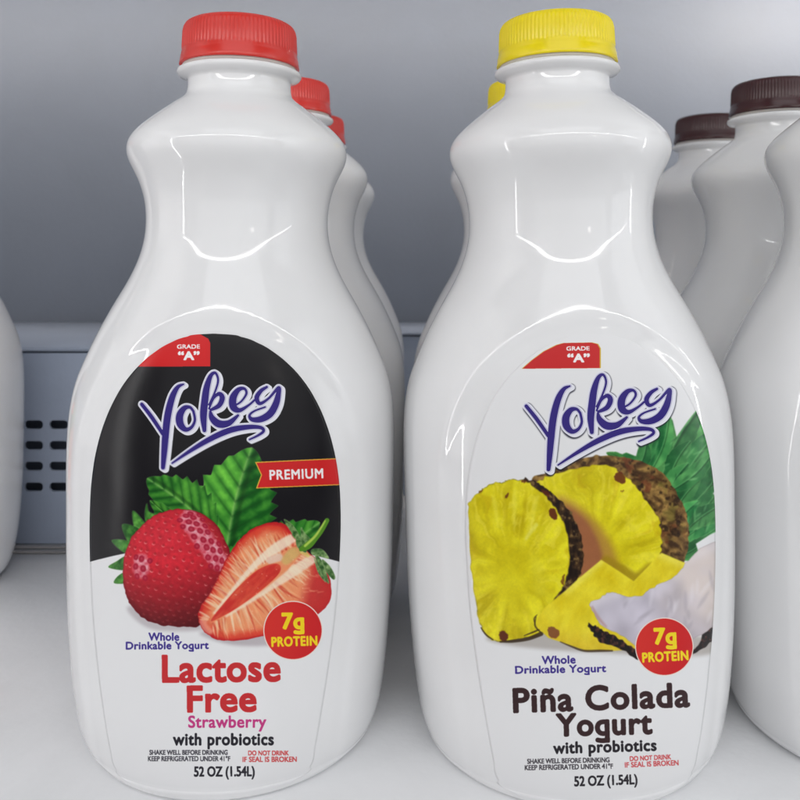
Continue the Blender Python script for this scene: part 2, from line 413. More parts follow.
    s.paint(s.poly([(256.6, 462.6), (350, 458.2), (350, 483.4), (257.6, 487.2), (262.2, 474.6)], False), C(208, 36, 38))
    s.text('PREMIUM', 269.5, 479.8, 323.5, 478.0, 10.2, C(246, 240, 240), 0.5, sp=1.12)
    badge(s, 293, 630, 28.6)
    s.text('7g', 281.5, 629.2, 304.5, 628.8, 17.2, C(246, 214, 30), 1.1, sp=1.08)
    s.text('PROTEIN', 271.4, 646.6, 317.6, 645.2, 10.2, C(246, 214, 30), 0.6, sp=1.1)
    ink = C(66, 52, 140)
    s.text('Whole', 148.5, 640.4, 179.5, 640.4, 8.4, ink, 0.42, sp=1.05)
    s.text('Drinkable Yogurt', 126, 649.2, 209, 648.6, 8.0, ink, 0.42, sp=1.06)
    red = C(200, 44, 48)
    s.text('Lactose', 162, 682.6, 281, 681.4, 28.6, red, 1.35, sp=1.05)
    s.text('Free', 187, 712.4, 257, 711.6, 27.6, red, 1.35, sp=1.05)
    s.text('Strawberry', 188.3, 727.4, 266.5, 727.2, 12.4, C(196, 56, 128), 0.5, sp=1.06)
    s.text('with probiotics', 173, 745.0, 274, 744.8, 12.6, C(34, 32, 40), 0.62, sp=1.08)
    s.text('SHAKE WELL BEFORE DRINKING', 149.5, 754.4, 228, 754.4, 5.2, C(70, 68, 76), .32)
    s.text('KEEP REFRIGERATED UNDER 41\u00b0F', 148, 760.8, 230.5, 760.8, 5.4, C(70, 68, 76), .32)
    s.text('DO NOT DRINK', 248, 755.0, 289, 755.0, 5.2, C(208, 74, 76), .32)
    s.text('IF SEAL IS BROKEN', 242.5, 761.6, 297, 761.4, 5.6, C(208, 74, 76), .32)
    s.text('52 OZ (1.54L)', 194, 776.2, 255, 775.8, 10.4, C(36, 34, 42), .5)
    return s

def cells(X, Y, pts):
    d1 = np.full(X.shape, 1e9); d2 = d1.copy(); idx = np.zeros(X.shape, int)
    for i, (a, b) in enumerate(pts):
        d = (X-a)**2+(Y-b)**2; nw = d < d1
        d2 = np.where(nw, d1, np.minimum(d2, d)); idx = np.where(nw, i, idx); d1 = np.where(nw, d, d1)
    return np.sqrt(d1), np.sqrt(d2), idx

def pina_art():
    s = Sheet(458, 326, 274, 470, C(234, 234, 235))
    # clear gap of the print follows the bottle: flag
    s.paint(s.poly([(521.5, 368.2), (531, 360), (543, 351), (556, 344.4), (563, 342.6), (592, 342.0), (598, 343.5), (600.6, 348), (600.6, 367.6)], False), C(214, 176, 60))
    s.paint(s.poly([(522.5, 368.2), (532, 359.8), (544, 351), (557, 344.6), (564, 342.6), (591, 342.2), (597, 343.8), (599.4, 348), (599.4, 367.6)], False), C(202, 38, 40))
    s.text('GRADE', 566, 350.4, 589.5, 350.2, 4.6, C(245, 240, 240), .35)
    s.text('\u201cA\u201d', 567, 362.2, 589.8, 362, 9.2, C(248, 244, 244), .75)
    # crown: a dense mass of broad overlapping leaves
    P = [(622,470),(612,458),(626,452),(636,456),(640,440),(655,418),(668,412),(672,420),(676,437),(688,420),(701,404),(712,412),(731,420),(731,462),(721,481),(712,493),(722,503),(718,511),(722,521),(717,530),(709,534),(695,543),(698,552),(690,560),(672,560),(655,500)]
    mb = s.poly(P, False, 1); s.paint((np.clip(box(mb[0], 3)*1.5, 0, 1), mb[1]), C(170, 206, 120), .5)
    s.paint(mb, lambda X, Y: mix(C(28, 104, 48), C(88, 172, 86), np.clip(noise(X, Y, 14, 60)*1.6-.3, 0, 1)))
    fan = [((660, 480), (703, 402), 34), ((650, 470), (668, 412), 20), ((668, 510), (724, 424), 30), ((636, 470), (646, 440), 16), ((668, 480), (690, 440), 20),
           ((672, 520), (730, 450), 26), ((664, 500), (688, 462), 20), ((676, 530), (723, 480), 22), ((672, 515), (700, 478), 18), ((670, 490), (712, 452), 18),
           ((676, 540), (724, 502), 20), ((676, 545), (722, 522), 18), ((672, 530), (698, 500), 18), ((678, 556), (708, 535), 16), ((674, 550), (694, 530), 14)]
    r = np.random.RandomState(9)
    def crown():
        for k, (bb_, t, w) in enumerate(fan):
            q = .82+.3*r.rand()
            leaf(s, bb_, t, w, 6, C(18, 98, 46)*q, C(120, 204, 112)*q, (.07 if k % 2 else -.06), .05, vein=True, seed=60+k, rib=C(120, 190, 118), chev=.05, side=.16*(1 if k % 3 else -1))
        for k in range(46):
            x, y = 640+r.rand()*80, 420+r.rand()*120
            an = -.9+.5*r.randn(); l = 6+8*r.rand()
            soft(s, [(x, y, .8), (x+l*.5*math.cos(an), y+l*.5*math.sin(an), 2.2), (x+l*math.cos(an), y+l*math.sin(an), .6)], C(150, 214, 140) if k % 3 else C(10, 58, 30), .35, 3)
    wide = (np.clip(box(mb[0], 2)*1.9, 0, 1), mb[1]); clip_to(s, wide, crown)
    leaf(s, (626, 466), (606, 452), 10, 4, C(20, 84, 34), C(92, 170, 80), .1, .06, seed=90, chev=.1)
    # soft contact shadow
    for pts, al in (([(486, 638), (520, 646), (600, 652), (700, 655), (716, 640), (640, 630), (520, 632)], .45),):
        mm, bb = s.poly(pts, True, 1, 40); s.paint((box(box(mm, 9), 9), bb), C(128, 116, 104), al)
    # far half: rind with fibres running round it
    P = [(532,484),(545,472),(566,462),(590,456),(611,455.5),(632,458),(651,465),(667,477),(677.5,494),(686,512),(688.5,533),(687,548),(683,562),(672,570),(640,583),(600,588),(574,584),(556,540)]
    mb = s.fill([rough(P, .6, 11)], 1)
    def rind(X, Y):
        an = np.arctan2(Y-548, X-600); rr = np.hypot(X-600, Y-548)
        wv = noise(X, Y, 12, 70)
        st = noise(an*16+wv*2+90, rr/5+wv*2, 1.0, 71, 3); bl = noise(X, Y, 6, 72); rd = noise(X, Y, 9, 73)
        c = mix(C(66, 44, 24), C(168, 132, 72), np.clip(st*2.0-.55, 0, 1))
        c = mix(c, C(120, 58, 34), sstep(.55, .75, rd)*.6)
        c = mix(c, C(122, 116, 48), sstep(.55, .8, noise(X, Y, 11, 74))*.5)
        return np.clip(mix(c, C(34, 22, 14), sstep(.60, .74, bl)*.7), 0, 1)
    s.paint(mb, rind)
    P = [(534,486),(545,478),(560,471),(586,466),(606,465),(620,472),(634,483),(644,497),(655,512),(660,526),(661.5,545),(658,560),(645,578),(634,586),(600,588),(574,584),(552,520)]
    mb = s.fill([rough(P, .7, 12)], 1)
    def face(cx, cy, rx, ry, sd):
        def f(X, Y):
            u, v = (X-cx)/rx, (Y-cy)/ry; rd = np.hypot(u, v); wq = .5*(noise(X, Y, 24, sd+6)-.5); rs = np.maximum(rd, .02); cu, cv = u/rs+wq, v/rs-wq
            wd = .5+(noise(cu*5+60, cv*5+rd*.6, 1.0, sd, 2)-.5)*sstep(.12, .6, rd); n = noise(X, Y, 20, sd+1); fi = noise(cu*14+11, cv*14+rd*2, 1.0, sd+3, 2)
            c = mix(C(196, 178, 8), C(240, 230, 40), np.clip(-.15+1.35*wd+.9*(n-.5), 0, 1))
            c = mix(c, C(246, 232, 80), sstep(.50, .74, fi)*.42*sstep(.25, .6, rd))
            c = mix(c, C(190, 150, 10), sstep(.62, .78, noise(cu*8+3, cv*8+rd, 1.0, sd+9, 2))*.28*sstep(.4, .9, rd))
            return np.clip(c*(.965+.07*noise(X, Y, 2, sd+2))[..., None], 0, 1)
        return f
    s.paint(mb, face(600, 545, 62, 80, 80)); s.paint((mb[0]*np.clip(1-box(mb[0], 4), 0, 1)*2, mb[1]), C(128, 104, 20), .45)
    far = mb
    def shade():
        soft(s, [(560, 500, 10), (575, 516, 22), (588, 536, 32), (596, 556, 38), (600, 576, 40)], C(178, 132, 60), .85, 22)
        soft(s, [(566, 508, 6), (578, 524, 18), (586, 544, 25), (590, 566, 30)], C(158, 96, 66), .9, 14)
        soft(s, [(606, 560, 10), (622, 572, 14), (636, 578, 12), (650, 566, 8)], C(160, 132, 18), .75, 10)
    clip_to(s, far, shade)
    # near slice: dark ragged rind, then the face
    P = [(522,479),(533,480),(545,487),(558,497),(572,513),(579,530),(583,550),(582,568),(574,585),(562,600),(550,600),(560,560),(540,500)]
    mb = s.fill([rough(P, .9, 13)], 1)
    def rind2(X, Y):
        n = noise(X, Y, 4.5, 75); n2 = noise(X*1.5, Y*.6, 4, 76)
        c = mix(C(38, 26, 20), C(92, 66, 38), np.clip(n2*1.8-.5, 0, 1))
        c = mix(c, C(150, 120, 70), sstep(.62, .76, n)*.7)
        return mix(c, C(24, 16, 14), sstep(.52, .40, n)*.5)
    s.paint(mb, rind2)
    P = [(468.6,507),(471,500),(479,491.6),(486,486.5),(495,482.4),(503,482.2),(506,480),(516,478.8),(526.5,481),(534,486.5),(545,495.5),(553,504),(561,517),(567,534.5),(569.5,554),(568,573),(562,588),(552,601),(543,613),(541,621),(543,632),(530,637),(516,638.5),(502,641.5),(492,639),(484,632),(480.5,625),(477.5,610),(473,580),(470,550)]
    mb = s.fill([rough(P, .45, 14)], 1)
    s.paint(mb, face(512, 575, 58, 92, 84))
    e = mb[0]*np.clip(1-box(mb[0], 4), 0, 1)*2
    s.paint((e, mb[1]), lambda X, Y: mix(C(160, 140, 20), C(52, 38, 16), sstep(.42, .6, noise(X, Y, 5, 77))*sstep(466, 482, X)), .8)
    def marks():
        for k in range(7):      # pale troughs fanning from the top edge
            x = 478+k*12+4*r.rand(); soft(s, [(x, 489+6*abs(k-3)*.5, 2), (x+(512-x)*.12, 503, 4), (x+(512-x)*.3, 524+8*r.rand(), 2)], C(244, 236, 110) if k % 2 else C(186, 164, 10), .35, 6)
        soft(s, [(526, 538, 3), (536, 524, 4)], C(240, 238, 130), .5, 5)
        soft(s, [(536, 560, 10), (540, 590, 12)], C(236, 226, 60), .35, 12)
    clip_to(s, mb, marks)
    brn = C(92, 36, 20)
    for P2, al in (([(549,509),(554,508),(557,515),(556,519),(551,517)], .9), ([(505,496),(508,492),(508.6,495),(506,497.6)], .8), ([(499,633),(503,630),(508,634),(507,639),(502,640)], .95), ([(547.5,628),(552,626),(559,630),(558,636),(551,637)], .8),
                   ([(614,475),(620,471),(625,477),(624,483),(617,481)], .85), ([(562,577),(564,574),(564,584),(561,583)], .7), ([(478.5,491.5),(483,489.6),(481,492.6)], .8), ([(521,480),(527,480),(524,483)], .8), ([(541,489),(549,492),(548,497)], .8), ([(620,490),(624,490),(622,492)], .6)):
        s.paint(s.fill([rough(P2, .35, len(P2))], 1), brn, al)
    for st in ([(500,641,1.5),(512,640.5,3),(528,638,3.6),(541,633,4.4)], [(524,635,.8),(534,631,1.6),(541,628,1.2)], [(535,624,.8),(534,618,1.2),(537,614,.6)], [(481,627,1),(486,634,1.6),(493,639,1.2)]):
        s.paint(s.stroke(st), C(50, 34, 18), .85)
    # cut chunks
    def chunk(P, sd, hl, dk):
        mb = s.poly(P, False, 2)
        def f(X, Y):
            n = noise(X*.9+Y*.5, Y*.35-X*.3, 7, sd); n2 = noise(X, Y, 18, sd+1)
            c = mix(C(218, 192, 16), C(248, 234, 60), np.clip(.0+.9*n+.8*(n2-.4), 0, 1))
            c = mix(c, C(212, 170, 60), sstep(dk-14, dk+16, Y)*.35)
            d, t = seg_dist(X, Y, hl[0], hl[1]); return mix(c, C(250, 244, 120), np.exp(-(d/5)**2)*.5)
        s.paint(mb, f)
    chunk([(661,552),(684.5,562),(700,576),(668,606),(624,600),(626,592),(631,583)], 92, ((661, 554), (682, 563)), 640)
    soft(s, [(632, 583, 2), (628, 594, 3), (626, 600, 2)], C(170, 142, 16), .6, 4)
    chunk([(601,559),(618,570),(634,581),(629,596),(640,620),(640,648),(614,650),(600,649.5),(586,650),(572,645.4),(560,641),(548,637),(544,633),(536,626),(537,618),(545,606.5),(565,590),(578,578)], 94, ((600, 560), (566, 590)), 632)
    s.paint(s.fill([rough([(547.5,628),(552,626),(559,630),(558,636),(551,637)], .35, 5)], 1), C(120, 62, 44), .85)
    for st in ([(536,616,.8),(535,625,1.6),(541,632,1.4)], [(560,641,.8),(572,646,1.8),(584,650,2.2),(600,650,2.4),(612,650,1.6)]): s.paint(s.stroke(st), C(58, 40, 20), .8)
    # coconut piece: husk then flesh
    P = [(588,623),(596,626),(604,630),(622,640),(634,648),(660,658),(690,652),(706,630),(722,612),(734,600),(734,622),(716,637),(700,649),(676,660),(640,659),(620,648),(600,640),(590,630)]
    s.paint(s.fill([rough(P, .7, 15)], 1), lambda X, Y: mix(C(26, 18, 18), C(84, 50, 42), sstep(.5, .75, noise(X*1.4, Y, 3, 96))))
    P = [(590,602),(600,597),(612,591),(625,595.6),(639,595),(650,588),(660,583),(676,574),(684.5,563),(698.5,549),(710,543),(722,539),(734,534),(734,612),(716,622),(711,628),(695,637),(680,645),(660,650),(634,644),(621.5,635),(604,627),(598,620),(591,609)]
    mb = s.fill([rough(P, .5, 16)], 1)
    def coco(X, Y):
        n = noise(X*.8+Y*.3, Y*.7-X*.4, 16, 97, 2); n2 = noise(X, Y, 30, 98, 2)
        c = mix(C(222, 216, 228), C(176, 170, 182), np.clip(n*1.5-.3, 0, 1))
        c = mix(c, C(228, 212, 198), sstep(640, 690, X)*.65*np.clip(n2*1.4, 0, 1))
        c = mix(c, C(160, 150, 162), sstep(610, 648, Y)*.35)
        d, t = seg_dist(X, Y, (592, 603), (726, 540))
        return mix(c, C(240, 234, 238), np.exp(-(d/6)**2)*.4)
    s.paint(mb, coco)
    def cut2():
        for k in range(26):
            x, y = 610+r.rand()*105, 575+r.rand()*60; l = 10+14*r.rand(); an = -1.2+.35*r.randn()
            soft(s, [(x, y, 1), (x+l*.5*math.cos(an), y+l*.5*math.sin(an), 4), (x+l*math.cos(an), y+l*math.sin(an), 1)], C(244, 240, 246) if k % 2 else C(150, 142, 154), .28, 6)
        soft(s, [(592, 606, 2), (598, 617, 3), (606, 626, 2)], C(176, 120, 112), .5, 4)
    clip_to(s, mb, cut2)
    s.paint((mb[0]*np.clip(1-box(mb[0], 3), 0, 1)*2, mb[1]), C(130, 110, 112), .45)
    s.soften((460, 380, 732, 668), 3, 6)
    logo(s, 513.6, 371.6, 1.045, 1.0, True)
    badge(s, 664, 646, 28.2)
    yl = C(246, 218, 36)
    s.text('7g', 653.5, 644.2, 676.5, 643.4, 17.2, yl, 1.1, sp=1.08)
    s.text('PROTEIN', 642, 662.0, 688.4, 659.6, 10.2, yl, 0.6, sp=1.1)
    ink = C(66, 52, 140)
    s.text('Whole', 541.5, 663.6, 575.5, 662.8, 8.4, ink, 0.42, sp=1.05)
    s.text('Drinkable Yogurt', 515, 673.2, 606, 671.4, 8.0, ink, 0.42, sp=1.06)
    br = C(54, 32, 34)
    s.text('Pi\u00f1a Colada', 513, 712.6, 690, 706.6, 25.4, br, 1.25, sp=1.08)
    s.text('Yogurt', 556, 736.2, 652.5, 733.6, 23.6, br, 1.2, sp=1.08)
    s.text('with probiotics', 553, 753.4, 656.5, 750.2, 12.2, C(36, 32, 38), 0.62, sp=1.08)
    s.text('SHAKE WELL BEFORE DRINKING', 527, 763.2, 609.5, 761.6, 5.2, C(70, 66, 72), .32)
    s.text('KEEP REFRIGERATED UNDER 41\u00b0F', 524.5, 769.6, 613, 768.0, 5.4, C(70, 66, 72), .32)
    s.text('DO NOT DRINK', 629.5, 760.6, 671, 758.6, 5.2, C(208, 82, 86), .32)
    s.text('IF SEAL IS BROKEN', 624.5, 767.0, 678.5, 764.6, 5.6, C(208, 82, 86), .32)
    s.text('52 OZ (1.54L)', 574, 785.8, 637.5, 783.6, 10.4, C(40, 36, 42), .5)
    return s

# ------------------------------------------------------------------ materials
def mat(name, build=None, col=(.8, .8, .8), rough=.4, spec=.5, **kw):
    m = bpy.data.materials.new(name); m.use_nodes = True
    nt = m.node_tree; p = nt.nodes['Principled BSDF']
    p.inputs['Base Color'].default_value = (*col, 1); p.inputs['Roughness'].default_value = rough
    p.inputs['Specular IOR Level'].default_value = spec
    for k, v in kw.items(): p.inputs[k.replace('_', ' ')].default_value = v
    if build: build(nt, p)
    return m
def N(nt, typ, **kw):
    n = nt.nodes.new(typ)
    for k, v in kw.items():
        if k in n.inputs: n.inputs[k].default_value = v
        else: setattr(n, k, v)
    return n
def ramp(nt, fac, stops):
    r = nt.nodes.new('ShaderNodeValToRGB'); nt.links.new(fac, r.inputs[0])
    e = r.color_ramp.elements
    while len(e) < len(stops): e.new(.5)
    for q, (p, c) in zip(e, stops): q.position = p; q.color = (*c, 1)
    return r.outputs[0]
def coords(nt, scale=(1, 1, 1)):
    tc = nt.nodes.new('ShaderNodeTexCoord'); mp = nt.nodes.new('ShaderNodeMapping')
    mp.inputs['Scale'].default_value = scale; nt.links.new(tc.outputs['Object'], mp.inputs[0]); return mp.outputs[0]
def bump(nt, p, h, dist, strength=1.0):
    b = nt.nodes.new('ShaderNodeBump'); b.inputs['Distance'].default_value = dist; b.inputs['Strength'].default_value = strength
    nt.links.new(h, b.inputs['Height']); nt.links.new(b.outputs[0], p.inputs['Normal'])

def plastic(tone, rough=.055, speck=True):
    def f(nt, p):
        v = coords(nt)
        n = N(nt, 'ShaderNodeTexNoise', Scale=28.0, Detail=3.0); nt.links.new(v, n.inputs['Vector'])
        base = ramp(nt, n.outputs[0], [(.3, tuple(c*.96 for c in tone)), (.7, tone)])
        if speck:
            vo = N(nt, 'ShaderNodeTexVoronoi', Scale=55.0); nt.links.new(v, vo.inputs['Vector'])
            s = ramp(nt, vo.outputs['Distance'], [(.022, (1, 1, 1)), (.032, (0, 0, 0))])
            hs = N(nt, 'ShaderNodeSeparateColor'); nt.links.new(vo.outputs['Color'], hs.inputs[0])
            g = N(nt, 'ShaderNodeMath', operation='GREATER_THAN'); g.inputs[1].default_value = .80; nt.links.new(hs.outputs[0], g.inputs[0])
            mu = N(nt, 'ShaderNodeMath', operation='MULTIPLY'); nt.links.new(s, mu.inputs[0]); nt.links.new(g.outputs[0], mu.inputs[1])
            mx = N(nt, 'ShaderNodeMix', data_type='RGBA'); nt.links.new(mu.outputs[0], mx.inputs[0]); nt.links.new(base, mx.inputs[6]); mx.inputs[7].default_value = (.30, .27, .24, 1)
            base = mx.outputs[2]
        nt.links.new(base, p.inputs['Base Color'])
        n2 = N(nt, 'ShaderNodeTexNoise', Scale=22.0, Detail=2.0); nt.links.new(v, n2.inputs['Vector'])
        n3 = N(nt, 'ShaderNodeTexNoise', Scale=420.0, Detail=1.0); nt.links.new(v, n3.inputs['Vector'])
        ad = N(nt, 'ShaderNodeMath', operation='MULTIPLY_ADD'); nt.links.new(n3.outputs[0], ad.inputs[0]); ad.inputs[1].default_value = .006; nt.links.new(n2.outputs[0], ad.inputs[2])
        bump(nt, p, ad.outputs[0], .00035)
        r = N(nt, 'ShaderNodeMapRange'); r.inputs[3].default_value = rough*.8; r.inputs[4].default_value = rough*1.3; nt.links.new(n.outputs[0], r.inputs[0]); nt.links.new(r.outputs[0], p.inputs['Roughness'])
    return f
M_BOTTLE = mat('white_bottle_plastic', plastic((.85, .85, .855)), spec=.45, Subsurface_Weight=.12, Subsurface_Scale=.004, Subsurface_Radius=(1, .95, .9))
def cap_mat(name, c): return mat(name, lambda nt, p: plastic(c, .22, False)(nt, p), spec=.45, Subsurface_Weight=.08, Subsurface_Scale=.002, Subsurface_Radius=(1, .5, .3))
M_RED = cap_mat('red_cap_plastic', (.68, .040, .030))
M_YEL = cap_mat('yellow_cap_plastic', (.90, .72, .010))
M_BRN = cap_mat('brown_cap_plastic', (.050, .014, .016))
M_SEAL = mat('pale_cap_liner', lambda nt, p: plastic((.70, .66, .62), .35, False)(nt, p))

def steel(c, rough, dirt=.9):
    def f(nt, p):
        v = coords(nt)
        n = N(nt, 'ShaderNodeTexNoise', Scale=7.0, Detail=9.0, Roughness=.68, Distortion=.6); nt.links.new(v, n.inputs['Vector'])
        nt.links.new(ramp(nt, n.outputs[0], [(.30, tuple(q*dirt for q in c)), (.62, c), (.80, tuple(min(1, q*1.06) for q in c))]), p.inputs['Base Color'])
        r = N(nt, 'ShaderNodeMapRange'); r.inputs[3].default_value = rough*.8; r.inputs[4].default_value = rough*1.3; nt.links.new(n.outputs[0], r.inputs[0]); nt.links.new(r.outputs[0], p.inputs['Roughness'])
        n3 = N(nt, 'ShaderNodeTexNoise', Scale=300.0, Detail=2.0); nt.links.new(v, n3.inputs['Vector'])
        bump(nt, p, n3.outputs[0], .0002, .6)
    return f
M_SHELF = mat('white_enamel_shelf', steel((.82, .825, .84), .30, .90), spec=.5)
M_WALL = mat('grey_enamel_wall', steel((.138, .158, .198), .5), spec=.35)
M_DUCT = mat('grey_duct_metal', steel((.37, .42, .52), .45), spec=.4)
M_DARK = mat('dark_duct_inside', steel((.12, .14, .18), .8))
M_RUST = mat('brown_stained_strip', steel((.34, .32, .32), .5, .7))

# ------------------------------------------------------------------ mesh helpers
def link(name, me, m, parent=None, smooth=True):
    if smooth:
        for p in me.polygons: p.use_smooth = True
    if m and not me.materials: me.materials.append(m)
    o = bpy.data.objects.new(name, me); COL.objects.link(o); o.parent = parent
    return o
def from_grid(name, V, closed_u=True, cap0=False, cap1=False, uv=None):
    """V: rows x cols x 3"""
    R, K, _ = V.shape; me = bpy.data.meshes.new(name); F = []
    for i in range(R-1):
        for j in range(K if closed_u else K-1):
            F.append((i*K+j, i*K+(j+1) % K, (i+1)*K+(j+1) % K, (i+1)*K+j))
    if cap0: F.append(tuple(range(K-1, -1, -1)))
    if cap1: F.append(tuple((R-1)*K+j for j in range(K)))
    me.from_pydata([tuple(v) for v in V.reshape(-1, 3)], [], F)
    if uv is not None:
        L = me.uv_layers.new(name='UVMap'); U = uv.reshape(-1, 2)
        for l in me.loops: L.data[l.index].uv = U[l.vertex_index]
    me.update(); return me
def box_bm(bm, x0, x1, y0, y1, z0, z1):
    v = [bm.verts.new(c) for c in ((x0,y0,z0),(x1,y0,z0),(x1,y1,z0),(x0,y1,z0),(x0,y0,z1),(x1,y0,z1),(x1,y1,z1),(x0,y1,z1))]
    for f in ((3,2,1,0),(4,5,6,7),(0,1,5,4),(1,2,6,5),(2,3,7,6),(3,0,4,7)): bm.faces.new([v[i] for i in f])
def bm_obj(name, bm, m, parent=None, bevel=0):
    if bevel: bmesh.ops.bevel(bm, geom=bm.edges[:], offset=bevel, segments=3, affect='EDGES')
    me = bpy.data.meshes.new(name); bm.to_mesh(me); bm.free()
    return link(name, me, m, parent, smooth=bool(bevel))

# ------------------------------------------------------------------ the bottle
# height (mm), half width, half depth, squareness
PROF = np.array([
 (0.0, 43.0, 40.5, 2.0), (0.8, 45.3, 42.6, 2.0), (2.4, 47.4, 43.8, 2.02), (5, 49.0, 44.6, 2.06), (10, 50.5, 45.2, 2.12), (18, 51.8, 45.6, 2.2), (30, 53.0, 46, 2.25), (45, 54.0, 46, 2.28),
 (62, 54.5, 46, 2.3), (80, 54.7, 46, 2.3), (95, 54.9, 45.9, 2.28), (106, 54.7, 45.5, 2.25), (114, 54.0, 44.9, 2.2), (121, 52.5, 44.2, 2.16), (129, 49.4, 43.3, 2.1),
 (137, 45.8, 41.5, 2.06), (145.5, 41.3, 38.8, 2.02), (154, 36.4, 35.6, 2), (160, 33.6, 33.3, 2), (165, 32.0, 32.0, 2), (170, 31.1, 31.0, 2), (175, 30.9, 30.9, 2), (180, 31.3, 31.3, 2), (185, 32.5, 32.5, 2),
 (190, 34.5, 34.5, 2), (193.5, 36.5, 36.5, 2), (197, 37.5, 37.5, 2), (200.5, 37.2, 37.2, 2), (203.5, 35.5, 35.5, 2), (206.5, 32.2, 32.2, 2), (210, 28.0, 28.0, 2), (213.5, 23.4, 23.4, 2), (216, 19.9, 19.9, 2),
 (217.5, 18.4, 18.4, 2), (219.2, 17.8, 17.8, 2), (222, 17.6, 17.6, 2)])
ZS = np.linspace(0, 222, 1200)
def hermite(x, xs, ys):
    d = np.diff(ys)/np.diff(xs); m = np.zeros(len(xs)); m[0], m[-1] = d[0], d[-1]
    for i in range(1, len(xs)-1):
        h0, h1 = xs[i]-xs[i-1], xs[i+1]-xs[i]
        m[i] = (d[i-1]*h1+d[i]*h0)/(h0+h1)
    i = np.clip(np.searchsorted(xs, x)-1, 0, len(xs)-2); h = xs[i+1]-xs[i]; t = (x-xs[i])/h
    return (2*t**3-3*t**2+1)*ys[i]+(t**3-2*t**2+t)*h*m[i]+(-2*t**3+3*t**2)*ys[i+1]+(t**3-t**2)*h*m[i+1]
TA, TB, TN = (hermite(ZS, PROF[:, 0], PROF[:, k]) for k in (1, 2, 3))
TA, TB = (np.where((ZS > 4) & (ZS < 214), box(np.repeat(t[None, :], 2, 0), 18)[0], t) for t in (TA, TB))
prof = lambda z: (np.interp(z, ZS, TA), np.interp(z, ZS, TB), np.interp(z, ZS, TN))
PANEL_TOP = 144.0
def recess(x, z):
    """sunken arched label panel moulded into the front"""
    zc = 92.0; w = 45.5-np.clip((zc-z)/90, 0, 1)**1.6*7.5
    q = np.where(z > zc, np.sqrt((x/45.5)**2+(np.abs(z-zc)/(PANEL_TOP-zc))**2), np.abs(x)/w)
    d = (1-q)*42
    lo = sstep(1.0, 5.5, z)
    return .85*sstep(-.9, 2.9, d)*lo
def front(x, z):
    a, b, n = prof(z)
    return -b*np.power(np.clip(1-np.power(np.clip(np.abs(x)/a, 0, .9999), n), 0, 1), 1/n)+recess(x, z)
K = 256
th = np.linspace(0, 2*np.pi, K, endpoint=False)
rows = np.concatenate([np.linspace(0, 6, 12)[:-1], np.linspace(6, 160, 118)[:-1], np.linspace(160, 222, 84)])
V = []
V.append(np.column_stack([th*0+38*np.cos(th), 36*np.sin(th), th*0+.8]))       # foot ring, slightly hollow base
V.append(np.column_stack([41*np.cos(th), 38.5*np.sin(th), th*0]))
for z in rows:
    a, b, n = prof(z); c, s_ = np.cos(th), np.sin(th)
    x = a*np.sign(c)*np.abs(c)**(2/n); y = b*np.sign(s_)*np.abs(s_)**(2/n)
    y = y+np.where(y < 0, 1, 0)*recess(x, z)*sstep(0, 8, -y)
    V.append(np.column_stack([x, y, th*0+z]))
for r, z in ((17.6, 223.0), (18.4, 223.5), (20.6, 224.2), (21.3, 225.0), (21.2, 225.9), (20.2, 226.5), (18.2, 226.8), (17.4, 227.4), (17.2, 230.0), (17.2, 238.0), (15.5, 239.0)):
    V.append(np.column_stack([r*np.cos(th), r*np.sin(th), th*0+z]))
body_me = from_grid('bottle_body', np.array(V)*.001, True, True, True); body_me.materials.append(M_BOTTLE)

def cap_mesh(m):
    KK = 720; t = np.linspace(0, 2*np.pi, KK, endpoint=False); rib = .5+.5*np.cos(t*90)
    rib = rib**.7
    P = [(0.2, 229.6, 0), (17.6, 229.4, 0), (17.8, 227.9, 0), (20.35, 227.6, 0), (20.55, 228.0, 0), (20.35, 229.0, 0), (20.2, 230.6, 0), (19.9, 231.1, 0), (19.95, 231.6, 0), (19.7, 232.4, 0), (19.55, 232.9, .6), (19.5, 233.5, 1), (19.4, 236, 1), (19.25, 239.2, 1), (19.0, 240.6, .8), (18.5, 241.7, .35), (17.7, 242.3, 0), (16.5, 242.6, 0), (10, 242.7, 0), (0.2, 242.7, 0)]
    V = [np.column_stack([(r+.28*k*rib)*np.cos(t), (r+.28*k*rib)*np.sin(t), t*0+z]) for r, z, k in P]
    me = from_grid('bottle_cap', np.array(V)*.001, True, True, True); me.materials.append(m); return me
def liner_mesh():
    P = [(17.3, 226.9), (19.3, 226.9), (19.5, 227.2), (19.4, 229.2), (17.3, 229.2)]
    t = np.linspace(0, 2*np.pi, 128, endpoint=False)
    me = from_grid('seal_ring', np.array([np.column_stack([r*np.cos(t), r*np.sin(t), t*0+z]) for r, z in P])*.001)
    me.materials.append(M_SEAL); return me

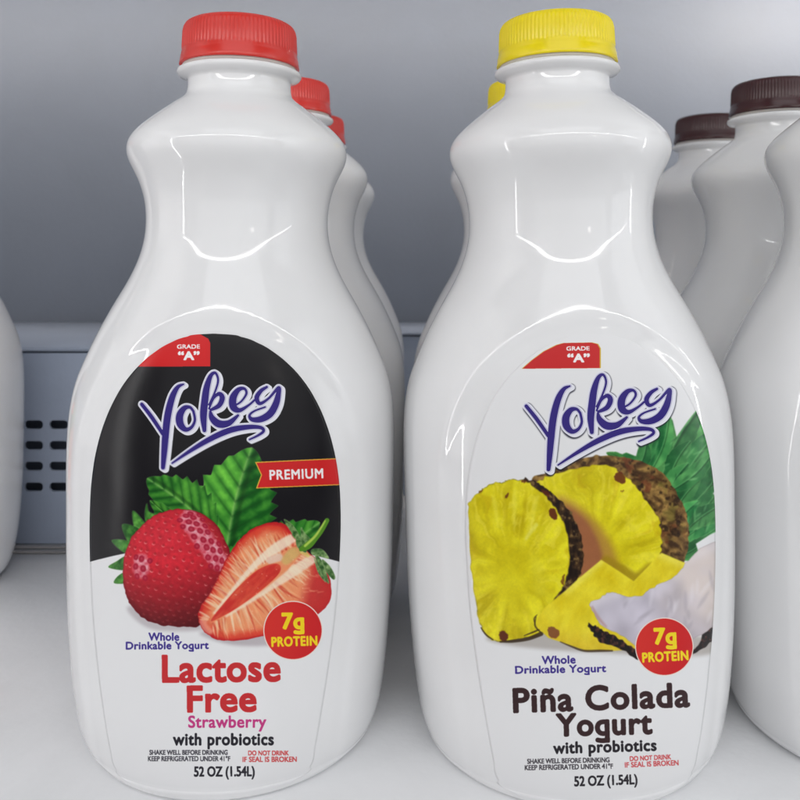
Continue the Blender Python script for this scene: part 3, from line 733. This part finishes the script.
# label outline: height (mm), half width left, half width right
LO = np.array([(3.2, 24, 24), (3.9, 27.5, 27.5), (6.5, 29.6, 29.6), (13, 31, 31), (25, 33.0, 33.0), (40, 35.2, 35.2), (55, 36.9, 36.9), (70, 37.8, 37.8), (84, 38.0, 38.0), (94, 37.4, 37.4),
 (103, 35.9, 35.9), (111, 33.6, 33.6), (118, 30.6, 30.6), (124, 27.0, 27.0), (129, 22.8, 22.8), (133, 18.2, 18.2), (136, 13.4, 13.4), (138, 8.2, 8.2), (138.8, 4.0, 4.0), (139.0, .4, .4)])
def camera_uv(x, z, axis_x, axis_y, yaw, sh, tilt):
    """where a point of the wrapped label lies on the printed sheet, projected through the camera into the image pixels it is drawn in"""
    y = front(x, z); c, s_ = math.cos(yaw), math.sin(yaw)
    rx = x*c-y*s_; wx = axis_x*1000+rx+z*math.sin(tilt); wy = axis_y*1000+x*s_+y*c; wz = z-rx*math.sin(tilt)-EYE*1000
    px = 410+FPX*wx/wy; py = 255-FPX*wz/wy  # camera projection of the label point into image pixels
    return np.stack([(px-sh.x0)/sh.w, 1-(py-sh.y0)/sh.h], -1)
def label_mesh(name, m, sh, axis_x, axis_y, yaw, tilt, wide=0.0):
    R_, C_ = 170, 90
    zz = 3.2+135.8*(.5-.5*np.cos(np.linspace(0, np.pi, R_)))
    w = hermite(zz, LO[:, 0], LO[:, 1]); w = np.maximum(w, .2)+wide*np.clip(w/36, 0, 1)**3
    u = np.linspace(-1, 1, C_)
    X = w[:, None]*u[None, :]; Z = np.repeat(zz[:, None], C_, 1); Y = front(X, Z)
    uv = camera_uv(X, Z, axis_x, axis_y, yaw, sh, tilt)
    V = np.stack([X, Y-.16, Z], -1)
    # a thin turned edge so that the sticker has thickness
    me = from_grid(name, V*.001, False, uv=uv); me.materials.append(m)
    return me
def label_mat(name, sh):
    im = bpy.data.images.new(name, sh.W, sh.H); px = np.ones((sh.H, sh.W, 4), 'f'); px[..., :3] = np.clip(sh.img[::-1], 0, 1)
    im.pixels.foreach_set(px.ravel()); im.update()
    try: im.pack()
    except Exception: pass
    def f(nt, p):
        t = nt.nodes.new('ShaderNodeTexImage'); t.image = im; t.extension = 'EXTEND'
        nt.links.new(t.outputs[0], p.inputs['Base Color'])
        n2 = N(nt, 'ShaderNodeTexNoise', Scale=40.0, Detail=2.0); nt.links.new(coords(nt), n2.inputs['Vector'])
        bump(nt, p, n2.outputs[0], .0004)
    return mat(name, f, rough=.26, spec=.28)

S1 = strawberry_art(); S2 = pina_art()
def plain_art():
    s = Sheet(458, 326, 274, 470, C(234, 234, 235)); logo(s, 513.6, 371.6, 1.045, 1.0, True); badge(s, 664, 646, 28.2)
    return s
YAW_L, YAW_R = math.radians(2.0), math.radians(2.5)
TILT_L, TILT_R = math.radians(.45), math.radians(-.95)
AX = [(-.0612, .280), (.0543, .2763)]
L1 = label_mesh('strawberry_label', label_mat('strawberry_label_print', S1), S1, *AX[0], YAW_L, TILT_L)
L2 = label_mesh('pina_colada_label', label_mat('pina_colada_label_print', S2), S2, *AX[1], YAW_R, TILT_R)
S3 = plain_art(); L3 = label_mesh('plain_label', label_mat('plain_label_print', S3), S3, *AX[1], YAW_R, TILT_R)
for s in (S1, S2, S3): s.img = None

CAPS = {'red': cap_mesh(M_RED), 'yellow': cap_mesh(M_YEL), 'brown': cap_mesh(M_BRN)}
LIN = liner_mesh()
def bottle(x, y, yaw, capc, label_me, label, group, tilt=0.0):
    e = bpy.data.objects.new('yogurt_bottle', None); COL.objects.link(e); e.empty_display_size = .02
    e.location = (x, y, 0.0); e.rotation_euler = (0, tilt, yaw)
    e['label'] = label; e['category'] = 'bottle'; e['group'] = group
    def add(n, me, par):
        o = bpy.data.objects.new(n, me); COL.objects.link(o); o.parent = par
        for p in me.polygons: p.use_smooth = True
        return o
    add('body', body_me, e)
    c = add('cap', CAPS[capc], e); add('seal_ring', LIN, c)
    c.rotation_euler = (0, 0, RNG.rand()*6.28)
    if label_me:
        l = add('label', label_me, e); s = l.modifiers.new('film', 'SOLIDIFY'); s.thickness = .00010; s.offset = 0
    return e
G = 'drinkable yogurt bottles on the cooler shelf'
bottle(*AX[0], YAW_L, 'red', L1, 'large white bottle with red cap and black label showing two strawberries', G, TILT_L)
bottle(-.0572, .374, .03, 'red', L1, 'white bottle with red cap directly behind the front strawberry bottle, second in its column', G)
bottle(-.0582, .468, -.02, 'red', L1, 'farthest red-capped bottle, third in the column behind the strawberry bottle', G)
bottle(*AX[1], YAW_R, 'yellow', L2, 'large white bottle with bright yellow cap and a pineapple and coconut label', G, TILT_R)
bottle(.0562, .375, .02, 'yellow', L2, 'white bottle with yellow cap peeking out behind the front pineapple bottle', G)
bottle(.1645, .280, 0, 'brown', L3, 'nearest bottle at the right edge, only its white left side showing, beside the pineapple bottle', G)
bottle(.1706, .3735, .02, 'brown', L3, 'shaded white bottle with large dark brown cap, second in the right-hand column', G)
bottle(.1750, .4665, -.03, 'brown', L3, 'dimmest brown-capped bottle, farthest back in the right-hand column', G)
bottle(-.2535, .400, .05, 'red', L1, 'shaded white bottle cut off at the left edge, beside the slotted duct panel', G)

# ------------------------------------------------------------------ the cooler: shelf, back wall, air duct
def struct(o):
    o['kind'] = 'structure'; return o
bm = bmesh.new(); box_bm(bm, -.9, .9, .10, .615, -.012, 0)
struct(bm_obj('shelf', bm, M_SHELF, bevel=.0015))
# back wall: flat sheet that curves forward at the very top
P = [(.618, -.05), (.618, .30), (.618, .40), (.612, .46), (.595, .52), (.56, .57), (.50, .61), (.42, .63)]
P = catmull(P, False, 8)
xs = np.linspace(-.9, .9, 60)
V = np.array([[(x, y, z) for x in xs] for y, z in P])
w = link('back_wall', from_grid('back_wall', V, False), M_WALL); struct(w)
so = w.modifiers.new('thickness', 'SOLIDIFY'); so.thickness = .004; so.offset = -1
bm = bmesh.new(); box_bm(bm, -.9, .9, .25, .600, .378, .388)
struct(bm_obj('upper_shelf', bm, M_SHELF, bevel=.0015))
# slotted air duct along the foot of the back wall, deeper on the left
def slot_panel(x0, nx, z0, nz, cw, ch, y, hw, hh):
    """panel of nx x nz cells, every cell with a real rounded slot"""
    bm = bmesh.new(); n = 8
    for i in range(nx):
        for j in range(nz):
            cx, cz = x0+(i+.5)*cw, z0+(j+.5)*ch; r = min(hw, hh)*.9; inner = []; outer = []
            for q, (sx, sz) in enumerate(((1, 1), (-1, 1), (-1, -1), (1, -1))):
                for k in range(n+1):
                    a = math.pi/2*(q+k/n)
                    inner.append((cx+sx*(hw-r)+r*math.cos(a), cz+sz*(hh-r)+r*math.sin(a)))
            for (px, pz) in inner:
                dx, dz = px-cx, pz-cz; t = min(cw/2/abs(dx) if abs(dx) > 1e-9 else 1e9, ch/2/abs(dz) if abs(dz) > 1e-9 else 1e9)
                outer.append((cx+dx*t, cz+dz*t))
            m_ = len(inner)
            vi = [bm.verts.new((a, y, b)) for a, b in inner]; vo = [bm.verts.new((a, y, b)) for a, b in outer]; vb = [bm.verts.new((a, y+.0015, b)) for a, b in inner]
            # cell corners
            cs = {(sx, sz): bm.verts.new((cx+sx*cw/2, y, cz+sz*ch/2)) for sx in (-1, 1) for sz in (-1, 1)}
            for k in range(m_):
                k2 = (k+1) % m_
                bm.faces.new((vi[k], vi[k2], vb[k2], vb[k]))
                o1, o2 = outer[k], outer[k2]
                s1x = abs(abs(o1[0]-cx)-cw/2) < 1e-7; s2x = abs(abs(o2[0]-cx)-cw/2) < 1e-7
                if s1x != s2x:
                    c = cs[(1 if o1[0]+o2[0] > 2*cx else -1, 1 if o1[1]+o2[1] > 2*cz else -1)]
                    bm.faces.new((vi[k], vo[k], c, vo[k2], vi[k2]))
                else: bm.faces.new((vi[k], vo[k], vo[k2], vi[k2]))
    bmesh.ops.remove_doubles(bm, verts=bm.verts[:], dist=1e-6)
    bmesh.ops.recalc_face_normals(bm, faces=bm.faces[:])
    return bm
duct = bpy.data.objects.new('air_duct', None); COL.objects.link(duct); duct.location = (-.5, .45, 0)
duct['label'] = 'grey metal air duct with rows of rounded slots at the foot of the back wall'; duct['category'] = 'air duct'
inv = lambda o: setattr(o, 'location', (.5, -.45, 0))
CW, CH = .0140, .01165
XR = -.130; NX = 50; XL = XR-.0184-NX*CW; ZB = .0265; 
p = bm_obj('slotted_panel', slot_panel(XL, NX, ZB, 4, CW, CH, .4500,   .0052, .0025), M_DUCT, duct); inv(p)
bm = bmesh.new()
ZT = .111
box_bm(bm, XL-.02, XL, .4500, .4515, .0005, ZT-.0035)
box_bm(bm, XL, XR-.0184, .4500, .4515, .0005, ZB); box_bm(bm, XL, XR-.0184, .4500, .4515, ZB+4*CH, ZT-.0035)
box_bm(bm, XR-.0184, XR, .4500, .4515, .0005, ZT-.0035)
box_bm(bm, XR-.0015, XR-.0001, .4516, .6140, .0005, ZT-.0035)
box_bm(bm, XR, .88, .5400, .5415, .0005, ZT-.0035)
o = bm_obj('casing', bm, M_DUCT, duct); inv(o)
bm = bmesh.new()
box_bm(bm, XL-.02, XR+.0015, .4485, .6140, ZT-.0025, ZT); box_bm(bm, XR+.0016, .88, .5385, .6140, ZT-.0025, ZT)
o = bm_obj('top_ledge', bm, M_DUCT, duct, bevel=.0006); inv(o)
bm = bmesh.new(); box_bm(bm, XL-.01, XR-.004, .4700, .4720, .0005, ZT-.006)
o = bm_obj('inner_baffle', bm, M_DARK, duct); inv(o)
bm = bmesh.new()
for k in range(2): box_bm(bm, XL, XR-.004, .4352+k*.0072, .4385+k*.0072, .0004, .0011)
t = bm_obj('drain_strip', bm, M_RUST, duct, bevel=.0002); inv(t)
